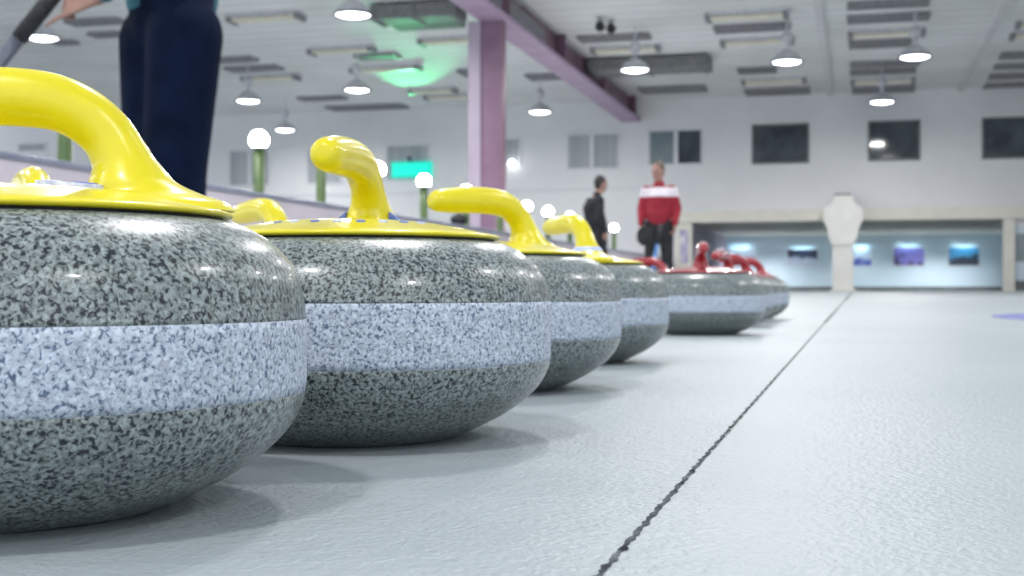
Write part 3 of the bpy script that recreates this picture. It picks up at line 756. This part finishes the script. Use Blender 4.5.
for i in range(8):
    ang = math.radians(180 + 14 + (i - 3.5) * 13)
    decal(S[1], 'lettering', disc_pts(5.4 * math.cos(ang), 5.4 * math.sin(ang), .30, .24), ['blue_mark', 'pale_blue_mark'][i % 2], .06)
decal(S[3], 'round_sticker', disc_pts(6.5, 2.0, .9), 'pale_blue_mark')['label'] = 'round blue and white sticker'
decal(S[3], 'sticker_print', disc_pts(6.5, 2.0, .4), 'blue_mark', .08)
bm = bmesh.new()
lathe(bm, [(1.72, 12.1), (1.74, 12.5), (1.42, 12.95), (1.36, 12.95)], 28)
bmesh.ops.scale(bm, vec=(cm, cm, cm), verts=bm.verts)
nb = obj('neck_band', bm, 'pale_blue_mark', S[3], True); nb.location = (4.65 * cm, 0, 0); nb['label'] = 'pale blue band round the neck'
decal(S[2], 'foil_sticker', disc_pts(5.2, -2.4, .8, .55), 'pale_blue_mark')['label'] = 'pale blue sticker at the foot of the neck'

# ------------------------------------------------------------------ people
def hand_segs(wrist, along, side, curl, size=1.0, thumb=1, ext=()):
    """palm and five fingers; along = finger direction, side = across the palm, curl = direction the fingers bend to"""
    w = Vector(wrist); a = Vector(along).normalized(); s = Vector(side).normalized(); c = Vector(curl).normalized()
    k = size
    segs = []; balls = []
    for q in (-1.5, -.5, .5, 1.5):
        segs.append((w + s * q * .012 * k, .014 * k, w + a * .085 * k + s * q * .019 * k, .0115 * k))
    L_ = [.038, .044, .042, .034]
    for i, q in enumerate((-1.5, -.5, .5, 1.5)):
        b = w + a * .088 * k + s * q * .020 * k
        if i in ext:
            p1 = b + (a + c * .12) * L_[i] * k; p2 = p1 + (a + c * .35) * .026 * k; p3 = p2 + (a + c * .5) * .019 * k
        else:
            p1 = b + (a * .55 + c * .8) * L_[i] * k; p2 = p1 + (c * .9 - a * .45) * .026 * k; p3 = p2 + (-a * .9 + c * .1) * .018 * k
        segs += [(b, .0095 * k, p1, .0088 * k), (p1, .0088 * k, p2, .008 * k), (p2, .008 * k, p3, .007 * k)]
    tb = w + a * .028 * k - s * .024 * k * thumb
    t1 = tb + (a * .6 - s * thumb * .6 + c * .4) * .036 * k; t2 = t1 + (a * .7 + c * .65) * .03 * k; t3 = t2 + (a * .6 + c * .6 + s * thumb * .2) * .022 * k
    segs += [(tb, .013 * k, t1, .011 * k), (t1, .011 * k, t2, .0098 * k), (t2, .0098 * k, t3, .008 * k)]
    return segs
def shoe_mesh(c, fwd, ln=.29):
    f = Vector(fwd).normalized(); ang = math.atan2(f.y, f.x)
    bm = bmesh.new()
    pr = spline([(-.42, .34, .38), (-.36, .40, .42), (-.1, .40, .40), (.15, .42, .26), (.4, .36, .18), (.56, .2, .14), (.6, .04, .1)], 3)
    rings = []
    for x, hw_, h in pr:
        rg = []
        for k in range(14):
            a = 2 * PI * k / 14
            y = hw_ * .42 * math.cos(a); z = h * .5 + h * .5 * math.sin(a); z = max(0, z)
            rg.append(bm.verts.new((x * ln, y * ln * .8, z * ln)))
        rings.append(rg)
    for A, B in zip(rings, rings[1:]):
        for k in range(14): bm.faces.new((A[k], A[(k + 1) % 14], B[(k + 1) % 14], B[k]))
    bm.faces.new(rings[0]); bm.faces.new(rings[-1][::-1])
    bmesh.ops.rotate(bm, verts=bm.verts, matrix=Matrix.Rotation(ang, 3, 'Z'))
    bmesh.ops.translate(bm, verts=bm.verts, vec=(c[0], c[1], 0))
    return bm
def person(name_label, loc, rz, H, pose, clothes, group=None, voxel=.014):
    """figure facing its own +Y; pose gives joints in metres for a 1.75 m body, scaled to H"""
    t = thing('person', name_label, 'person', loc, rz, group)
    k = H / 1.75
    J = {n: Vector(v) * k for n, v in pose.items() if not n.startswith('hd')}
    V = Vector
    head, neck, chest, pel = J['head'], J['neck'], J['chest'], J['pelvis']
    segs = [(pel, .108 * k, chest, .125 * k), (chest, .12 * k, neck, .06 * k), (neck, .055 * k, head - V((0, .01, .05)) * k, .055 * k)]
    fw = J.get('face', V((0, 1, 0))).normalized(); sd = fw.cross(V((0, 0, 1))).normalized()
    rotz = fw.to_track_quat('Y', 'Z')
    balls = [(head + V((0, 0, .015)) * k, (.076 * k, .094 * k, .115 * k), rotz), (head + fw * .03 * k - V((0, 0, .065)) * k, (.052 * k, .055 * k, .055 * k), rotz),
             (head + fw * .100 * k - V((0, 0, .012)) * k, (.013 * k, .018 * k, .026 * k), rotz)]
    for s in (-1, 1): balls.append((head + sd * s * .079 * k - V((0, 0, .005)) * k, (.012 * k, .02 * k, .032 * k), rotz))
    for s in 'LR':
        sh, el, wr, hp, kn, an = (J[x + s] for x in ('sh', 'el', 'wr', 'hip', 'kn', 'an'))
        segs += [(chest, .09 * k, sh, .055 * k), (sh, .052 * k, el, .042 * k), (el, .042 * k, wr, .028 * k), (pel, .10 * k, hp, .085 * k), (hp, .085 * k, kn, .058 * k), (kn, .058 * k, an, .04 * k)]
        if pose.get('hand' + s) != 'none':
            al, si, cu, ex = pose.get('hd' + s, ((0, 0, -1), (0, 1, 0), (1 if s == 'L' else -1, 0, 0), ()))
            segs += hand_segs(wr + (V(al).normalized() * .015 * k), al, si, cu, k, 1, ex)
    body = blob('body', segs, balls, 'skin', t, voxel * .5 if clothes.get('fine') else voxel, 2)
    # hair, eyes
    hm = clothes['hair']
    blob('hair', [], [(head + V((0, 0, .038)) * k - fw * .016 * k, (.083 * k, .098 * k, .105 * k), rotz), (head - fw * .045 * k, (.074 * k, .06 * k, .09 * k), rotz)], hm, t, .012, 2)
    bm = bmesh.new()
    for s in (-1, 1): ball(bm, head + fw * .087 * k + sd * s * .03 * k + V((0, 0, .012)) * k, .011 * k, seg=10)
    obj('eyes', bm, 'eye', t, True)
    bm = bmesh.new(); ball(bm, head + fw * .086 * k - V((0, 0, .056)) * k, 1, (.022 * k, .008 * k, .006 * k), rotz, 10)
    obj('mouth', bm, 'red_cloth', t, True)
    # trousers
    segs = [(J['hipL'], .1 * k, J['hipR'], .1 * k), (pel + V((0, 0, .02)) * k, .13 * k, pel + V((0, 0, .05)) * k, .13 * k)]
    if clothes.get('high_waist'): segs += [(pel + V((0, 0, .02)) * k, .14 * k, pel + V((0, 0, .12)) * k, .14 * k), (pel + V((-.05, 0, .1)) * k, .13 * k, pel + V((.05, 0, .1)) * k, .13 * k)]
    for s in 'LR':
        hp, kn, an = J['hip' + s], J['kn' + s], J['an' + s]
        segs += [(hp, clothes.get('thigh', .105) * k, kn, clothes.get('knee', .08) * k), (kn, clothes.get('knee', .08) * k, an + V((0, 0, .0)), clothes.get('cuff', .07) * k)]
    blob('trousers', segs, clothes.get('seat', []), clothes['trousers'], t, .016, 3)
    # jacket
    up_ = V((0, 0, clothes.get('hem', 0))) * k
    segs = [(pel + up_ + V((0, 0, .07)) * k, .155 * k, chest, .155 * k), (chest, .145 * k, neck - V((0, 0, .05)) * k, .085 * k), (neck - V((0, 0, .03)) * k, .072 * k, neck + V((0, 0, .01)) * k, .066 * k)]
    sh_off = V((0, 0, 0))
    wd = clothes.get('wide', .04)
    bl = [(pel * .25 + chest * .75, ((.155 + wd) * k, .135 * k, .25 * k)), (pel + up_ + V((0, 0, .07)) * k, ((.15 + wd * .6) * k, .14 * k, .11 * k))]
    for s in 'LR':
        sh, el, wr = J['sh' + s], J['el' + s], J['wr' + s]
        segs += [(chest, .12 * k, sh, .075 * k), (sh, .075 * k, el, .062 * k), (el, .062 * k, el.lerp(wr, .93), .046 * k)]
    jk = blob('jacket', segs, bl, clothes['jacket'], t, .016, 3)
    if clothes.get('yoke'):
        jk.data.materials.append(M[clothes['yoke']])
        z0, z1 = clothes['yoke_z']
        for p in jk.data.polygons:
            if z0 * k < p.center.z < z1 * k: p.material_index = 1
    for s in 'LR':
        an = J['an' + s]; d = J.get('toe' + s, V((0, 1, 0)))
        obj('shoe', shoe_mesh((an.x, an.y, 0), d, .29 * k), 'shoe', t, True)
    return t
STAND = dict(head=(0, .02, 1.635), neck=(0, 0, 1.48), chest=(0, 0, 1.28), pelvis=(0, 0, .96),
             shL=(-.185, 0, 1.41), elL=(-.25, -.02, 1.14), wrL=(-.23, .08, .90), shR=(.185, 0, 1.41), elR=(.25, -.02, 1.14), wrR=(.23, .08, .90),
             hipL=(-.09, 0, .92), knL=(-.11, .02, .5), anL=(-.12, 0, .09), hipR=(.09, 0, .92), knR=(.11, .02, .5), anR=(.12, 0, .09))
def pose(**k): d = dict(STAND); d.update(k); return d
def facing(px_dir):                     # rotation so that the figure's +Y points along a world direction
    return math.atan2(-px_dir.x, px_dir.y)

# 1. red jacket, facing the camera, a little towards the left
zc = 17.6
g = at(659, 288, zc); g.z = 0
fd = (-F * 1.0 - R * .25)
rp = person('person in a red and white jacket and black trousers standing by the far pier', g, facing(fd), 1.80,
       pose(shL=(-.165, 0, 1.385), shR=(.165, 0, 1.385), elL=(-.235, -.03, 1.15), elR=(.235, -.03, 1.15), wrL=(-.22, .10, .93), wrR=(.22, .10, .93), face=(.35, 1, -.15), head=(.01, .04, 1.63)),
       dict(hair='hair', trousers='black_cloth', jacket='red_cloth', yoke='white_cloth', yoke_z=(1.30, 1.42), wide=.02))
# blue broom held in the hand at the picture's left
k = 1.8 / 1.75
def stick(name, label, cat, p0, p1, r, mats, split, head=None, group=None):
    p0, p1 = Vector(p0), Vector(p1); t = thing(name, label, cat, p0, 0, group)
    d = p1 - p0
    bm = bmesh.new(); tube(bm, d * split[0], d * split[1], r); obj('shaft', bm, mats[0], t, True)
    bm = bmesh.new(); tube(bm, d * split[1], d * split[2], r * 1.15); obj('grip', bm, mats[1], t, True)
    if head:
        bm = bmesh.new(); dx = Vector(head)
        q = dx.to_track_quat('X', 'Z')
        bx(bm, -.11, .11, -.035, .035, 0, .03, bev=.01)
        bmesh.ops.rotate(bm, verts=bm.verts, matrix=q.to_matrix())
        obj('brush_head', bm, 'gasket', t, True)
        bm = bmesh.new(); tube(bm, (0, 0, .02), d * .04 + Vector((0, 0, .01)), r * 1.3); obj('socket', bm, mats[1], t)
    return t
hp = at(650, 224, zc - .18)
stick('curling_broom', 'blue curling broom held in front of the black trousers', 'broom', Vector((at(648, 290, zc - .35).x, at(648, 290, zc - .35).y, 0.0)), at(661, 224, zc - .26), .026, ('shaft_blue', 'grip_black'), (.02, .72, 1.0), R)
t = thing('small_bag', 'small black bag hanging from the hand beside the black trousers', 'bag', at(644, 236, zc - .42))
bm = bmesh.new(); ball(bm, (0, 0, 0), 1, (.10, .06, .13)); obj('bag_body', bm, 'black_cloth', t, True)
bm = bmesh.new(); tube(bm, (-.02, 0, .11), (0.0, 0, .22), .012); tube(bm, (.03, 0, .11), (0.01, 0, .22), .012); obj('strap', bm, 'black_cloth', t)

# 2. dark jacket, turned to the right, leaning
zc = 19.6
g = at(597, 288, zc); g.z = 0
person('person in a dark charcoal jacket standing with back half turned, behind the fourth stone', g, facing(R * .85 + F * .5), 1.78,
       pose(head=(0, .07, 1.64), face=(.1, 1, -.1), neck=(0, .0, 1.47), chest=(0, -.07, 1.27), shL=(-.12, -.04, 1.38), shR=(.15, -.06, 1.39), elL=(-.17, -.03, 1.15), elR=(.20, -.08, 1.15), wrL=(-.20, .02, .93), wrR=(.20, .02, .93)),
       dict(hair='hair_black', trousers='black_cloth', jacket='charcoal', wide=.035))

# 3. standing figure close behind the stones: navy trousers, hand on a broom
zc = 4.45
g = at(172, 288, zc); g.z = 0
fdir = (-R * .9 - F * .45)
rz = facing(fdir)
def loc3(px, py, z):                    # picture point into the figure's own space (scaled pose uses 1.75 m)
    v = at(px, py, z) - g
    return Matrix.Rotation(-rz, 3, 'Z') @ v
wr = loc3(98, -4, zc - .22)
kp = 1.80 / 1.75
hd_dir = Matrix.Rotation(-rz, 3, 'Z') @ (-R * .93 - U * .32)
sd_dir = Matrix.Rotation(-rz, 3, 'Z') @ (-U * .75 - F * .45 + R * .2)
cu_dir = Matrix.Rotation(-rz, 3, 'Z') @ (F * .75 - U * .25)
wl = Vector((-.30, .12, 1.12))
person('person in navy trousers and teal jacket standing behind the yellow stones, head out of frame', g, rz, 1.80,
       pose(wrL=wr / kp, elL=(-.25, .04, 1.34), elR=(.26, .06, 1.19), wrR=(.10, .24, 1.27), hdR=((-.9, .2, .3), (0, .3, 1), (0, -1, 0), ()), hdL=(tuple(hd_dir), tuple(sd_dir), tuple(cu_dir), (3,)),
            hipL=(-.10, -.02, .93), hipR=(.08, .035, .93), knL=(-.055, -.0, .5), knR=(.08, .04, .5), anL=(-.035, -.0, .09), anR=(.10, .02, .09)),
       dict(hair='hair', trousers='navy', jacket='teal', thigh=.125, knee=.104, cuff=.088, fine=True, wide=.05, hem=.045, high_waist=True))
b0 = at(-205, 288, zc - .20); b0.z = 0.0
stick('curling_broom', 'curling broom with black grip over grey shaft held by the standing person', 'broom', b0, at(75, -32, zc - .20), .024, ('shaft_grey', 'grip_black'), (.02, .80, 1.0), R)
